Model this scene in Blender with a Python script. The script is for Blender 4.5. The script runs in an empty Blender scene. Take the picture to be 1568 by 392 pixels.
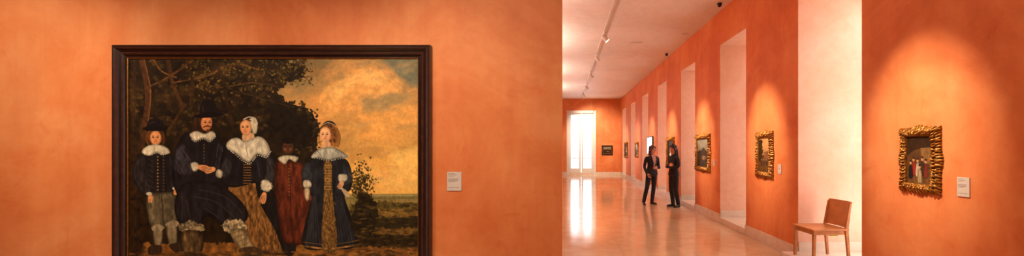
import bpy, bmesh, math, random
import numpy as np
from mathutils import Vector, Matrix, kdtree
random.seed(3); np.random.seed(3)
scene=bpy.context.scene
try:
    scene.view_settings.view_transform='Standard'; scene.view_settings.look='None'
    scene.view_settings.exposure=0.0; scene.view_settings.gamma=1.0
except Exception as e: print(e)
COL=scene.collection
H=1.62; W=3.40; F=650.0; CZ=4.61; YW=4.22; YF=25.7; NT=3.865
def lin(c):
    c=np.asarray(c,float)/255.0
    return np.where(c<=0.04045,c/12.92,((c+0.055)/1.055)**2.4)
def L4(r,g,b): return tuple(float(v) for v in lin((r,g,b)))+(1.0,)
# ---------------------------------------------------------------- materials
class NT_:
    def __init__(s,name):
        s.m=bpy.data.materials.new(name); s.m.use_nodes=True
        s.n=s.m.node_tree.nodes; s.l=s.m.node_tree.links
        s.b=s.n['Principled BSDF']
    def node(s,t): return s.n.new(t)
    def link(s,a,b): s.l.new(a,b)
def simple(name,col,rough=.5,metal=0,noise=.12,scale=30,bump=.0,spec=.5,crev=False):
    t=NT_(name); c=t.node('ShaderNodeTexCoord')
    nz=t.node('ShaderNodeTexNoise'); nz.inputs['Scale'].default_value=scale; nz.inputs['Detail'].default_value=5
    t.link(c.outputs['Object'],nz.inputs['Vector'])
    r=t.node('ShaderNodeValToRGB')
    r.color_ramp.elements[0].position=.3; r.color_ramp.elements[1].position=.7
    r.color_ramp.elements[0].color=tuple(v*(1-noise) for v in col[:3])+(1,)
    r.color_ramp.elements[1].color=tuple(min(1,v*(1+noise)) for v in col[:3])+(1,)
    t.link(nz.outputs['Fac'],r.inputs['Fac']); out=r.outputs['Color']
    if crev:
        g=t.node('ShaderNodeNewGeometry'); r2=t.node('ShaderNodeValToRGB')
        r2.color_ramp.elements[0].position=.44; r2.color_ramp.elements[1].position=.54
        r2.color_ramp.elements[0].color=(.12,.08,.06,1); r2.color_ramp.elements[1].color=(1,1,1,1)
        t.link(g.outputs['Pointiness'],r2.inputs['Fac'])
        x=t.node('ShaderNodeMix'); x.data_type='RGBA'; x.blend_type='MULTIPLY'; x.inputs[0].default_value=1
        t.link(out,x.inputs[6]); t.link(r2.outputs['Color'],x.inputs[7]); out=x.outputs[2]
    t.link(out,t.b.inputs['Base Color'])
    t.b.inputs['Roughness'].default_value=rough; t.b.inputs['Metallic'].default_value=metal
    t.b.inputs['Specular IOR Level'].default_value=spec
    if bump>0:
        b=t.node('ShaderNodeBump'); b.inputs['Strength'].default_value=bump; b.inputs['Distance'].default_value=.01
        t.link(nz.outputs['Fac'],b.inputs['Height']); t.link(b.outputs['Normal'],t.b.inputs['Normal'])
    return t.m
def plaster(name,c1,c2,c3,streak=.25,blotch=None):
    t=NT_(name); g=t.node('ShaderNodeNewGeometry')
    def noise(sc,det,dist,vec=None,rough=.6):
        n=t.node('ShaderNodeTexNoise'); n.inputs['Scale'].default_value=sc; n.inputs['Detail'].default_value=det; n.inputs['Distortion'].default_value=dist; n.inputs['Roughness'].default_value=rough
        t.link(vec or g.outputs['Position'],n.inputs['Vector']); return n.outputs['Fac']
    def ramp(f,p0,k0,p1,k1,mid=None):
        r=t.node('ShaderNodeValToRGB'); e=r.color_ramp.elements; e[0].position=p0; e[0].color=k0; e[1].position=p1; e[1].color=k1
        if mid: m=e.new(mid[0]); m.color=mid[1]
        t.link(f,r.inputs['Fac']); return r.outputs['Color']
    def mul(a,b):
        x=t.node('ShaderNodeMix'); x.data_type='RGBA'; x.blend_type='MULTIPLY'; x.inputs[0].default_value=1
        t.link(a,x.inputs[6]); t.link(b,x.inputs[7]); return x.outputs[2]
    base=ramp(noise(.8,8,.8,rough=.62),.36,c1,.66,c3,(.5,c2))
    mp=t.node('ShaderNodeMapping'); mp.inputs['Scale'].default_value=(3.5,3.5,.35); t.link(g.outputs['Position'],mp.inputs['Vector'])
    st=ramp(noise(1,4,0,mp.outputs['Vector']),.35,(1-streak*.5,1-streak,1-streak*1.2,1),.65,(1,1,1,1))
    n3=noise(6,9,.8,rough=.65); fine=ramp(n3,.3,(.92,.84,.78,1),.7,(1,1,1,1))
    o=mul(mul(base,st),fine)
    if blotch: o=mul(o,ramp(noise(1.7,6,1.5,rough=.7),.30,blotch,.42,(1,1,1,1)))
    t.link(o,t.b.inputs['Base Color']); t.b.inputs['Roughness'].default_value=.55
    t.b.inputs['Specular IOR Level'].default_value=.3
    b=t.node('ShaderNodeBump'); b.inputs['Strength'].default_value=.12; b.inputs['Distance'].default_value=.01
    t.link(n3,b.inputs['Height']); t.link(b.outputs['Normal'],t.b.inputs['Normal'])
    return t.m
def emis(name,col,st):
    t=NT_(name); t.b.inputs['Base Color'].default_value=(.8,.8,.8,1)
    t.b.inputs['Emission Color'].default_value=tuple(col)+(1,); t.b.inputs['Emission Strength'].default_value=st
    return t.m
def vcol(name,rough=.45):
    t=NT_(name); a=t.node('ShaderNodeAttribute'); a.attribute_name='paint'
    t.link(a.outputs['Color'],t.b.inputs['Base Color'])
    t.b.inputs['Roughness'].default_value=rough; t.b.inputs['Specular IOR Level'].default_value=.2
    c=t.node('ShaderNodeTexCoord'); n=t.node('ShaderNodeTexNoise'); n.inputs['Scale'].default_value=60
    t.link(c.outputs['Object'],n.inputs['Vector'])
    b=t.node('ShaderNodeBump'); b.inputs['Strength'].default_value=.1; b.inputs['Distance'].default_value=.004
    t.link(n.outputs['Fac'],b.inputs['Height']); t.link(b.outputs['Normal'],t.b.inputs['Normal'])
    return t.m
M_wall=plaster('orange_plaster',(.69,.19,.055,1),(.78,.255,.080,1),(.84,.335,.125,1),.15,(.93,.80,.72,1))
M_rev=plaster('daylit_orange_plaster',(.83,.49,.33,1),(.86,.54,.39,1),(.88,.58,.43,1),.05)  # orange plaster again; daylight on the niche reveals put into its colour
M_ceil=plaster('ceiling_plaster',(.86,.78,.70,1),(.90,.83,.76,1),(.92,.86,.80,1),.02)
def floor_mat():
    t=NT_('polished_marble_tiles'); g=t.node('ShaderNodeNewGeometry')
    br=t.node('ShaderNodeTexBrick'); br.offset=0; br.squash=1
    br.inputs['Scale'].default_value=1.0; br.inputs['Brick Width'].default_value=.9; br.inputs['Row Height'].default_value=.9
    br.inputs['Mortar Size'].default_value=.003; br.inputs['Mortar Smooth'].default_value=.3
    br.inputs['Color1'].default_value=L4(232,208,174); br.inputs['Color2'].default_value=L4(226,200,164); br.inputs['Mortar'].default_value=L4(206,176,142)
    t.link(g.outputs['Position'],br.inputs['Vector'])
    n=t.node('ShaderNodeTexNoise'); n.inputs['Scale'].default_value=2.5; n.inputs['Detail'].default_value=9; n.inputs['Distortion'].default_value=1.2
    t.link(g.outputs['Position'],n.inputs['Vector'])
    r=t.node('ShaderNodeValToRGB'); r.color_ramp.elements[0].position=.3; r.color_ramp.elements[1].position=.7
    r.color_ramp.elements[0].color=(.86,.80,.72,1); r.color_ramp.elements[1].color=(1,1,1,1)
    t.link(n.outputs['Fac'],r.inputs['Fac'])
    x=t.node('ShaderNodeMix'); x.data_type='RGBA'; x.blend_type='MULTIPLY'; x.inputs[0].default_value=1
    t.link(br.outputs['Color'],x.inputs[6]); t.link(r.outputs['Color'],x.inputs[7]); t.link(x.outputs[2],t.b.inputs['Base Color'])
    mr=t.node('ShaderNodeMapRange'); mr.inputs['To Min'].default_value=.05; mr.inputs['To Max'].default_value=.17
    t.link(n.outputs['Fac'],mr.inputs['Value']); t.link(mr.outputs['Result'],t.b.inputs['Roughness'])
    t.b.inputs['Specular IOR Level'].default_value=.9
    return t.m
M_floor=floor_mat()
M_marb=simple('pale_marble',L4(222,204,186),.35,0,.1,6)
M_white=simple('white_paint',L4(225,218,208),.4,0,.03)
M_black=simple('black_metal',L4(28,26,26),.4,.3,.1)
M_grey=simple('white_metal',L4(215,205,195),.4,0,.04)
M_dkwood=simple('dark_frame_wood',L4(58,27,17),.28,0,.45,14,.1,.6)
M_dkedge=simple('black_frame_wood',L4(26,15,12),.25,0,.4,20,.05,.6)
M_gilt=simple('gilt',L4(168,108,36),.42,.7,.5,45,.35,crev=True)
M_giltlip=simple('gilt_lip',L4(150,96,36),.4,.7,.3,40,.2)
M_can=vcol('oil_paint')
M_lens=emis('lamp_lens',(1,.85,.62),25)
M_sky=emis('daylight_window_glass',(1.0,.93,.88),2.0)
M_sky2=emis('daylight_window_glass_bright',(1.0,.94,.92),4.6)
# ---------------------------------------------------------------- mesh utils
def mkobj(name,verts,faces,mats,idx=None,parent=None,smooth=False,mw=None):
    me=bpy.data.meshes.new(name); me.from_pydata([tuple(v) for v in verts],[],[tuple(f) for f in faces])
    for m in (mats if isinstance(mats,(list,tuple)) else [mats]): me.materials.append(m)
    if idx is not None: me.polygons.foreach_set('material_index',np.array(idx,dtype=np.int32))
    if smooth: me.polygons.foreach_set('use_smooth',np.ones(len(me.polygons),dtype=bool))
    me.update(); o=bpy.data.objects.new(name,me); COL.objects.link(o)
    if parent: o.parent=parent
    if mw is not None: o.matrix_local=mw
    return o
class MB:
    def __init__(s): s.v=[]; s.f=[]; s.i=[]
    def box(s,x0,x1,y0,y1,z0,z1,m=0,fm=None):
        b=len(s.v); s.v+=[(x0,y0,z0),(x1,y0,z0),(x1,y1,z0),(x0,y1,z0),(x0,y0,z1),(x1,y0,z1),(x1,y1,z1),(x0,y1,z1)]
        q=[('b',(0,3,2,1)),('t',(4,5,6,7)),('-y',(0,1,5,4)),('+x',(1,2,6,5)),('+y',(2,3,7,6)),('-x',(3,0,4,7))]
        for k,f in q:
            s.f.append(tuple(b+a for a in f)); s.i.append((fm or {}).get(k,m))
    def obj(s,name,mats,parent=None,bevel=0,mw=None,smooth=False):
        o=mkobj(name,s.v,s.f,mats,s.i,parent,smooth,mw)
        if bevel:
            md=o.modifiers.new('bevel','BEVEL'); md.width=bevel; md.segments=2; md.limit_method='ANGLE'
        return o
    def lathe(s,prof,mat=0,n=20,M=Matrix.Identity(4)):
        b=len(s.v); k=len(prof)
        for r,z in prof:
            for j in range(n):
                a=2*math.pi*j/n; s.v.append(tuple(M@Vector((r*math.cos(a),r*math.sin(a),z))))
        for i in range(k-1):
            for j in range(n):
                s.f.append((b+i*n+j,b+i*n+(j+1)%n,b+(i+1)*n+(j+1)%n,b+(i+1)*n+j)); s.i.append(mat)
def empty(name,loc=(0,0,0),mw=None):
    e=bpy.data.objects.new(name,None); COL.objects.link(e); e.empty_display_size=.1
    if mw is not None: e.matrix_world=mw
    else: e.location=loc
    return e
def M_front(x,y,z): return Matrix(((1,0,0,x),(0,0,-1,y),(0,1,0,z),(0,0,0,1)))
def M_right(x,y,z): return Matrix(((0,0,-1,x),(-1,0,0,y),(0,1,0,z),(0,0,0,1)))
# ---------------------------------------------------------------- room shell
def wallbox(name,*a,mat=None):
    b=MB(); b.box(*a); return b.obj(name,[mat or M_wall])
wallbox('wall_front',-7.5,-.02,YW,YW+.45,0,CZ)
wallbox('wall_left',-7.7,-7.5,-4.2,YW+.45,0,CZ)
wallbox('wall_back',-7.7,W+1.3,-4.4,-4.2,0,CZ)
wallbox('wall_corridor',-1.6,-1.4,YW+.45,YF,0,CZ)
b=MB(); b.box(-7.9,W+1.6,-4.6,YF+.5,-.2,0); b.obj('floor',[M_floor])
b=MB(); b.box(-7.9,W+1.6,-4.6,YF+.5,CZ,CZ+.2); b.obj('ceiling',[M_ceil])
P=3.09
near=[4.85+P*k for k in range(-2,7)]; far=[6.17+P*k for k in range(-2,7)]
b=MB(); XB=W+1.25
prev=-4.2
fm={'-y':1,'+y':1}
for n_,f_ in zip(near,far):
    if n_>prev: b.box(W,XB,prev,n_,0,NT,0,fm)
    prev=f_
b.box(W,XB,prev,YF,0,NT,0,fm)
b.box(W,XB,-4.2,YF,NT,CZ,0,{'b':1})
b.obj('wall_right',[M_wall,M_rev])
DX0,DX1,DZ=.26,1.80,3.78
wallbox('wall_far_left',-1.6,DX0,YF,YF+.4,0,CZ); wallbox('wall_far_right',DX1,XB,YF,YF+.4,0,CZ); wallbox('wall_far_top',DX0,DX1,YF,YF+.4,DZ,CZ)
b=MB(); prev=-4.2
for n_,f_ in list(zip(near,far))+[(YF,YF)]:
    b.box(W-.025,W,prev,n_,0,.19); prev=f_
b.obj('baseboard_right',[M_marb],bevel=.004)
b=MB()
for k,(n_,f_) in enumerate(zip(near,far)):
    if k==2: b.box(W-.25,W+1.1,5.3,f_,0,.12); b.box(W-.03,W+1.1,n_,5.3,0,.12)
    else: b.box(W-.03,W+1.1,n_,f_,0,.12)
b.obj('trim_1',[M_marb],bevel=.004)
b=MB()
for n_,f_ in zip(near,far):
    b.box(W+.0,W+1.02,f_-.02,f_,.12,.26); b.box(W,W+1.02,n_,n_+.02,.12,.26)
b.obj('trim_2',[M_marb],bevel=.004)
b=MB(); b.box(-1.4,DX0-.12,YF-.03,YF,0,.19); b.box(DX1+.12,W-.025,YF-.03,YF,0,.19); b.obj('baseboard_far',[M_marb])
b=MB(); b.box(-7.5,-.02,YW-.025,YW,0,.19); b.obj('baseboard_front',[M_marb])
for k,(n_,f_) in enumerate(zip(near,far)):
    e=empty('window_%d'%(k+1),(W+1.05,(n_+f_)/2,.12)); w=(f_-n_)/2; h=NT-.12
    g=MB(); g.box(.05,.07,-w+.05,w-.05,.05,h-.05); g.obj('glass',[M_sky2 if k==2 else M_sky],e)
    g=MB()
    for a in (-w,-.045,w-.09): g.box(0,.1,a,a+.09,0,h)
    for z in (0,.9,h*.72,h-.09): g.box(.005,.095,-w,w,z,z+.08)
    g.obj('sash',[M_white],e)
e=empty('door_1',((DX0+DX1)/2,YF+.05,0)); hw=(DX1-DX0)/2
g=MB(); g.box(-hw-.12,-hw+.03,-.09,-.052,0,DZ+.12); g.box(hw-.03,hw+.12,-.09,-.052,0,DZ+.12); g.box(-hw,hw,-.09,-.052,DZ-.03,DZ+.12)
g.box(-hw,-hw+.03,-.052,.2,0,DZ-.03); g.box(hw-.03,hw,-.052,.2,0,DZ-.03); g.box(-hw,hw,-.052,.2,DZ-.03,DZ-.001); g.obj('surround',[M_white],e,.003)
g=MB(); g.box(-hw,hw,-.06,.3,0,.14); g.obj('threshold',[M_marb],e)
t=NT_('door_glass'); t.b.inputs['Transmission Weight'].default_value=1; t.b.inputs['Roughness'].default_value=0; t.b.inputs['IOR'].default_value=1.02; gm=t.m
for s_,nm in ((-1,'leaf_1'),(1,'leaf_2')):
    x0,x1=(-hw+.03,-.01) if s_<0 else (.01,hw-.03)
    g=MB(); z0=.14
    g.box(x0,x0+.12,.05,.12,z0,DZ-.03); g.box(x1-.12,x1,.05,.12,z0,DZ-.03)
    for z,t_ in ((z0,.26),(1.0,.05),(2.95,.05),(DZ-.15,.12)): g.box(x0,x1,.052,.118,z,z+t_)
    g.obj(nm,[M_white],e,.004)
    g=MB(); g.box(x0+.07,x1-.07,.08,.09,.3,DZ-.1); g.obj(nm+'_glass',[gm],e)
# ---------------------------------------------------------------- painter
def vnoise(h,w,cy,cx,seed):
    rs=np.random.RandomState(seed%99991); gh=int(h/cy)+3; gw=int(w/cx)+3
    g=rs.rand(gh,gw); y=np.arange(h)/cy; x=np.arange(w)/cx
    yi=y.astype(int); xi=x.astype(int); fy=(y-yi); fx=(x-xi); fy=fy*fy*(3-2*fy); fx=fx*fx*(3-2*fx)
    a=g[yi][:,xi]; b_=g[yi][:,xi+1]; c=g[yi+1][:,xi]; d=g[yi+1][:,xi+1]
    fx=fx[None,:]; fy=fy[:,None]
    return (a*(1-fx)+b_*fx)*(1-fy)+(c*(1-fx)+d*fx)*fy
def fbm(h,w,cell,seed,o=4,an=1.0):
    r=0; a=1; s=0; cy=cell*an; cx=cell/an
    for i in range(o):
        if max(cx,cy)<1.2: break
        r=r+a*vnoise(h,w,max(cy,1.01),max(cx,1.01),seed+i*17); s+=a; a*=.55; cx/=2; cy/=2
    return (r/s-.5)*2
def crom(pts,n=8,closed=True):
    pts=np.array(pts,float); N=len(pts); out=[]
    rng=range(N) if closed else range(N-1)
    for i in rng:
        if closed: p0,p1,p2,p3=pts[i-1],pts[i],pts[(i+1)%N],pts[(i+2)%N]
        else: p0,p1,p2,p3=pts[max(i-1,0)],pts[i],pts[i+1],pts[min(i+2,N-1)]
        for k in range(n):
            t=k/n; out.append(.5*((2*p1)+(-p0+p2)*t+(2*p0-5*p1+4*p2-p3)*t*t+(-p0+3*p1-3*p2+p3)*t**3))
    if not closed: out.append(pts[-1])
    return np.array(out)
class Painter:
    def __init__(s,x0,y0,x1,y1,nx,ny):
        s.x=np.linspace(x0,x1,nx); s.y=np.linspace(y0,y1,ny); s.X,s.Y=np.meshgrid(s.x,s.y)
        s.nx,s.ny=nx,ny; s.k=nx/(x1-x0); s.img=np.zeros((ny,nx,3)); s.sd=1
    def noise(s,cell,o=4,seed=None,an=1):
        s.sd+=31; return fbm(s.ny,s.nx,cell*s.k,seed or s.sd,o,an)
    def win(s,xa,ya,xb,yb):
        i0,i1=np.searchsorted(s.x,[xa,xb]); j0,j1=np.searchsorted(s.y,[ya,yb]); return slice(j0,j1),slice(i0,i1)
    def comp(s,w,m,col,n=.12,cell=5,shade=None,an=1):
        if m.size==0: return
        nz=fbm(m.shape[0],m.shape[1],max(cell*s.k,2),s.sd,4,an); s.sd+=7
        c=np.array(col,float)[None,None,:]*(1+n*nz*1.5)[:,:,None]
        if shade is not None: c=c*shade[:,:,None]
        s.img[w]=s.img[w]*(1-m[:,:,None])+c*m[:,:,None]
    def P(s,pts,col,n=.15,warp=0,soft=.8,sm=True,cell=5,edge=0,op=1,edk=.5,an=None,side=0.0):
        q=crom(pts) if sm else np.array(pts,float); pad=4+warp*2
        w=s.win(q[:,0].min()-pad,q[:,1].min()-pad,q[:,0].max()+pad,q[:,1].max()+pad)
        X,Y=s.X[w],s.Y[w]
        if X.size==0: return
        ins=np.zeros(X.shape,bool); D=np.full(X.shape,1e9)
        for i in range(len(q)):
            ax,ay=q[i-1]; bx,by=q[i]
            c=(ay>Y)!=(by>Y)
            if by!=ay: ins^=c&(X<(bx-ax)*(Y-ay)/(by-ay)+ax)
            dx,dy=bx-ax,by-ay; l=dx*dx+dy*dy+1e-9
            t=np.clip(((X-ax)*dx+(Y-ay)*dy)/l,0,1); D=np.minimum(D,(X-ax-t*dx)**2+(Y-ay-t*dy)**2)
        D=np.sqrt(D)*np.where(ins,1,-1)
        if warp: D=D+warp*fbm(X.shape[0],X.shape[1],max(warp*1.6*s.k,2),s.sd,5)*1.5
        m=np.clip(D/soft+.5,0,1)*op
        sh=None
        if edge: sh=edk+(1-edk)*np.clip(D/edge,0,1)
        if side:
            g=1-side*np.clip((X-q[:,0].mean())/(np.ptp(q[:,0])*.5+1e-6),-1,1); sh=g if sh is None else sh*g
        if an is None: an=1.0 if warp else 1.7
        s.comp(w,m,col,n,cell,sh,an)
    def E(s,cx,cy,rx,ry,col,rot=0,n=.08,soft=.8,op=1,shade=0,cell=4):
        R=max(rx,ry)+3; w=s.win(cx-R,cy-R,cx+R,cy+R); X,Y=s.X[w]-cx,s.Y[w]-cy
        if X.size==0: return
        a=math.radians(rot); u=X*math.cos(a)+Y*math.sin(a); v=-X*math.sin(a)+Y*math.cos(a)
        r=np.sqrt((u/rx)**2+(v/ry)**2); m=np.clip((1-r)*min(rx,ry)/soft+.5,0,1)*op
        sh=1-shade*np.clip((u/rx*.8+v/ry*.4),-1,1) if shade else None
        s.comp(w,m,col,n,cell,sh)
    def S(s,pts,wd,col,n=.1,soft=.7,op=1,sm=True):
        q=crom(pts,6,False) if sm and len(pts)>2 else np.array(pts,float); pad=wd+3
        w=s.win(q[:,0].min()-pad,q[:,1].min()-pad,q[:,0].max()+pad,q[:,1].max()+pad); X,Y=s.X[w],s.Y[w]
        if X.size==0: return
        D=np.full(X.shape,1e9)
        for i in range(1,len(q)):
            ax,ay=q[i-1]; dx,dy=q[i]-q[i-1]; l=dx*dx+dy*dy+1e-9
            t=np.clip(((X-ax)*dx+(Y-ay)*dy)/l,0,1); D=np.minimum(D,(X-ax-t*dx)**2+(Y-ay-t*dy)**2)
        m=np.clip((wd/2-np.sqrt(D))/soft+.5,0,1)*op; s.comp(w,m,col,n)
    def canvas(s,name,w,h,parent,mw):
        nx,ny=s.nx,s.ny; xs=np.linspace(-w/2,w/2,nx); ys=np.linspace(h/2,-h/2,ny)
        X,Y=np.meshgrid(xs,ys); co=np.zeros((nx*ny,3),np.float32); co[:,0]=X.ravel(); co[:,1]=Y.ravel()
        me=bpy.data.meshes.new(name); nf=(nx-1)*(ny-1)
        me.vertices.add(nx*ny); me.vertices.foreach_set('co',co.ravel())
        i=np.arange(nx*ny).reshape(ny,nx); q=np.stack([i[:-1,:-1],i[1:,:-1],i[1:,1:],i[:-1,1:]],-1).reshape(-1,4)
        me.loops.add(nf*4); me.loops.foreach_set('vertex_index',q.ravel().astype(np.int32))
        me.polygons.add(nf); me.polygons.foreach_set('loop_start',np.arange(0,nf*4,4,dtype=np.int32))
        try: me.polygons.foreach_set('loop_total',np.full(nf,4,dtype=np.int32))
        except Exception: pass
        me.update(calc_edges=True)
        at=me.color_attributes.new('paint','FLOAT_COLOR','POINT')
        c=np.ones((nx*ny,4),np.float32); c[:,:3]=lin(np.clip(s.img,0,255)).reshape(-1,3); at.data.foreach_set('color',c.ravel())
        me.materials.append(M_can); o=bpy.data.objects.new(name,me); COL.objects.link(o); o.parent=parent; o.matrix_local=mw
        return o
def face(p,x,y,rx,ry,col,tilt=0,look=0,lipc=(180,80,64)):
    """oval face lit from the left with eyes, nose, mouth"""
    c=np.array(col,float)
    p.E(x,y,rx,ry,tuple(c*.78),tilt,n=.05)
    p.E(x-rx*.10,y-ry*.04,rx*.86,ry*.9,tuple(c),tilt,n=.05,soft=2.5)
    p.E(x-rx*.2+look,y-ry*.42,rx*.5,ry*.28,tuple(np.minimum(c*1.08,250)),tilt,soft=3,op=.7)
    p.E(x-rx*.48+look,y+ry*.22,rx*.24,ry*.2,(224,128,92),0,soft=3,op=.4); p.E(x+rx*.42+look,y+ry*.22,rx*.22,ry*.2,(200,108,76),0,soft=3,op=.4)
    e=tuple(c*.55)
    for s_ in (-1,1):
        ex=x+s_*rx*.40+look
        p.E(ex,y-ry*.10,rx*.23,ry*.12,tuple(c*.72),0,soft=1.2,op=.8); p.E(ex,y-ry*.08,rx*.15,ry*.075,(44,28,22),0,soft=.6)
        p.S([(ex-rx*.2,y-ry*.25),(ex,y-ry*.31),(ex+rx*.2,y-ry*.25)],.8,e,op=.8)
    p.S([(x+look+rx*.05,y-ry*.08),(x+look+rx*.14,y+ry*.2)],1.1,tuple(c*.7),op=.8); p.S([(x+look-rx*.12,y+ry*.27),(x+look+rx*.14,y+ry*.27)],.9,tuple(c*.55),op=.8)
    p.S([(x+look-rx*.24,y+ry*.5),(x+look,y+ry*.46),(x+look+rx*.24,y+ry*.5)],1.3,lipc)
    p.E(x+look,y+ry*.66,rx*.3,ry*.06,tuple(c*.75),0,soft=1.5,op=.6)
def fingers(p,x,y,dx,dy,col,n=4,L=7,sp=2.2,wd=2.0):
    l=math.hypot(dx,dy); dx/=l; dy/=l; ax,ay=-dy,dx; c=np.array(col,float)
    p.E(x,y,4.6,3.8,col,math.degrees(math.atan2(dy,dx)),n=.05)
    for k in range(n):
        o=(k-(n-1)/2)*sp; x0,y0=x+ax*o+dx*2,y+ay*o+dy*2; ll=L*(1-.12*abs(k-1.2))
        p.S([(x0,y0),(x0+dx*ll*.6+ax*o*.15,y0+dy*ll*.6+ay*o*.15),(x0+dx*ll+ax*o*.05,y0+dy*ll)],wd,tuple(c*(1.02-.05*k)))
        if k: p.S([(x0-ax*sp/2,y0-ay*sp/2),(x0-ax*sp/2+dx*ll*.8,y0-ay*sp/2+dy*ll*.8)],.6,tuple(c*.55),op=.8)
def lace(p,pts,wd=1.5,col=(196,188,170),st=2.1):
    q=crom(pts,8,False); acc=0
    for i in range(1,len(q)):
        d=np.hypot(*(q[i]-q[i-1])); acc+=d
        if acc>st: p.E(q[i][0],q[i][1],wd*.5,wd*.5,col,n=.02,soft=.5); acc=0
def hals():
    p=Painter(203,91,642,402,700,496); X,Y=p.X,p.Y
    t=(Y-91)/207.0
    stops=[(0,(112,104,76)),(.25,(158,126,80)),(.5,(200,148,80)),(.75,(222,168,84)),(1,(236,186,96)),(2,(236,186,96))]
    for c in range(3): p.img[:,:,c]=np.interp(t,[a for a,_ in stops],[v[c] for _,v in stops])
    n1=p.noise(60,5,an=.75); n2=p.noise(28,5,an=.7); n3=p.noise(14,5,an=.7)
    f=np.clip(n1*1.1+n2*.8+.1,0,1)*np.clip(1.3-t*.9,0,1); cl=np.array((226,156,86.))
    p.img=p.img*(1-f[:,:,None]*.8)+cl*f[:,:,None]*.8
    f=np.clip(-n1*1.2+n3*.7-.02,0,1)*np.clip(1.15-t*.9,0,1); p.img=p.img*(1-f[:,:,None]*.7)+np.array((112,108,86.))*f[:,:,None]*.7
    for pts,c,op in [([(490,152),(520,124),(560,108),(600,112),(618,136),(580,150),(545,172),(508,178)],(232,166,92),.75),
                     ([(505,140),(540,118),(580,112),(590,122),(550,134),(520,156)],(244,188,114),.55),
                     ([(545,185),(590,165),(640,160),(645,185),(600,200),(560,215)],(236,166,86),.6),
                     ([(596,91),(645,91),(645,132),(615,122)],(100,106,94),.7),
                     ([(470,91),(520,91),(505,112),(475,118)],(112,94,62),.6),
                     ([(556,150),(600,145),(640,150),(610,162),(566,168)],(150,130,92),.7),
                     ([(500,185),(540,178),(556,200),(520,214)],(180,136,78),.6),
                     ([(525,215),(580,225),(645,212),(645,232),(590,242),(530,240)],(184,136,74),.6),
                     ([(600,240),(645,225),(645,262),(606,268)],(248,204,116),.6),([(560,262),(640,270),(645,286),(570,284)],(246,200,116),.5)]:
        p.P(pts,c,.14,9,10,op=op,cell=10)
    for k in range(80):
        x=random.uniform(480,640); y=random.uniform(95,285); l=random.uniform(10,30); a=random.uniform(-.5,.1)
        p.S([(x,y),(x+l*.5,y+l*.5*a-2),(x+l,y+l*a)],random.uniform(2,6),random.choice([(240,182,106),(228,158,86),(166,138,92),(206,148,82)]),.1,4,.28)
    # distant plain
    p.P([(480,297),(642,296),(660,300),(660,420),(480,420)],(128,112,64),.15,sm=False,soft=1.5)
    p.S([(520,299),(660,298)],1.8,(150,142,100)); p.S([(540,303),(650,302)],1.6,(98,96,62)); p.S([(560,307),(655,308)],1.6,(160,128,70))
    p.P([(540,310),(600,307),(660,311),(660,420),(520,420)],(84,72,32),.35,3,2,sm=False)
    p.P([(560,321),(620,318),(660,323),(660,332),(600,332)],(122,96,44),.3,2,3)
    p.P([(575,336),(630,331),(660,338),(660,350),(590,350)],(42,35,17),.3,3,2)
    p.P([(560,352),(620,348),(660,350),(660,366),(570,370)],(108,80,36),.3,3,3)
    p.P([(540,360),(600,356),(660,362),(660,380),(560,378)],(40,31,15),.4,4,3)
    p.P([(195,366),(300,358),(450,364),(560,376),(660,378),(660,420),(195,420)],(128,84,36),.35,3,3,sm=False,cell=8)
    # trees
    p.P([(190,80),(430,80),(452,94),(476,108),(466,122),(438,130),(430,142),(440,154),(474,164),(492,190),(490,225),(486,300),(480,372),(190,372)],(33,24,12),.5,8,1.0,sm=False,cell=9)
    for i in range(520):
        x=random.uniform(203,470); y=random.uniform(91,205)
        if x>425 and 120<y<160: continue
        c=random.choice([(54,41,18),(66,50,22),(28,20,10),(84,62,28),(22,16,8),(62,40,19)])
        r=random.uniform(1.6,4.5); p.P([(x-r,y),(x-r*.2,y-r*.7),(x+r,y-r*.1),(x+r*.3,y+r*.7)],c,.4,3,1.0,op=.65)
    for i in range(620):
        x=random.uniform(290,482); y=random.gauss(112,20)
        if (x>434 and y>134) or y<91: continue
        p.E(x,y,random.uniform(1,2.6),random.uniform(.7,1.5),random.choice([(60,48,21),(98,78,34),(36,28,14),(124,100,44)]),random.uniform(0,180),.2,op=.85)
    for i in range(200):
        x=random.uniform(440,492); y=random.uniform(155,235)
        if x>470 and y<168: continue
        p.E(x,y,random.uniform(1.2,3),random.uniform(.8,1.8),random.choice([(48,38,19),(30,24,12),(76,60,28)]),random.uniform(0,180))
    for pts,wd,c in [([(222,91),(232,140),(228,190),(216,260)],9,(72,44,22)),([(226,91),(236,140),(232,190)],2,(108,70,36)),([(262,91),(270,130),(285,165)],6,(66,41,20)),([(212,91),(210,200)],5,(52,33,17)),
                     ([(270,128),(320,118),(360,100),(400,108)],2,(98,66,30)),([(300,122),(340,135),(390,128),(430,134)],1.3,(84,58,27)),([(232,135),(262,120),(300,95)],3,(84,54,26)),
                     ([(340,98),(380,118),(425,108),(460,112)],1.3,(58,42,21)),([(360,140),(400,150),(450,165)],1.6,(54,38,19)),([(240,91),(252,110),(275,120)],2,(112,72,34)),([(290,91),(300,130),(296,160)],4,(54,35,17)),([(330,91),(345,120),(352,160),(360,190)],5,(42,28,15)),([(285,165),(270,190),(262,200)],4,(60,38,19))]:
        p.S(pts,wd,c,.3)
    for x,y,rx,ry in [(258,150,16,9),(345,110,18,8),(400,118,16,6),(290,140,12,7),(372,96,14,5),(208,150,6,25)]: p.E(x,y,rx,ry,(112,76,34),random.uniform(-20,20),.5,8,.3)
    p.P([(410,190),(436,166),(462,172),(482,200),(474,225),(440,210)],(24,18,10),.4,4,4)
    p.P([(200,225),(222,215),(226,300),(226,380),(200,380)],(40,27,14),.5,4,6)
    skin=(216,148,96); wh=(198,188,166); bk=(24,22,25)
    # boy
    p.P([(224,232),(243,227),(263,232),(273,258),(270,298),(232,300),(222,268)],bk,.4,edge=3,cell=7)
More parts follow.
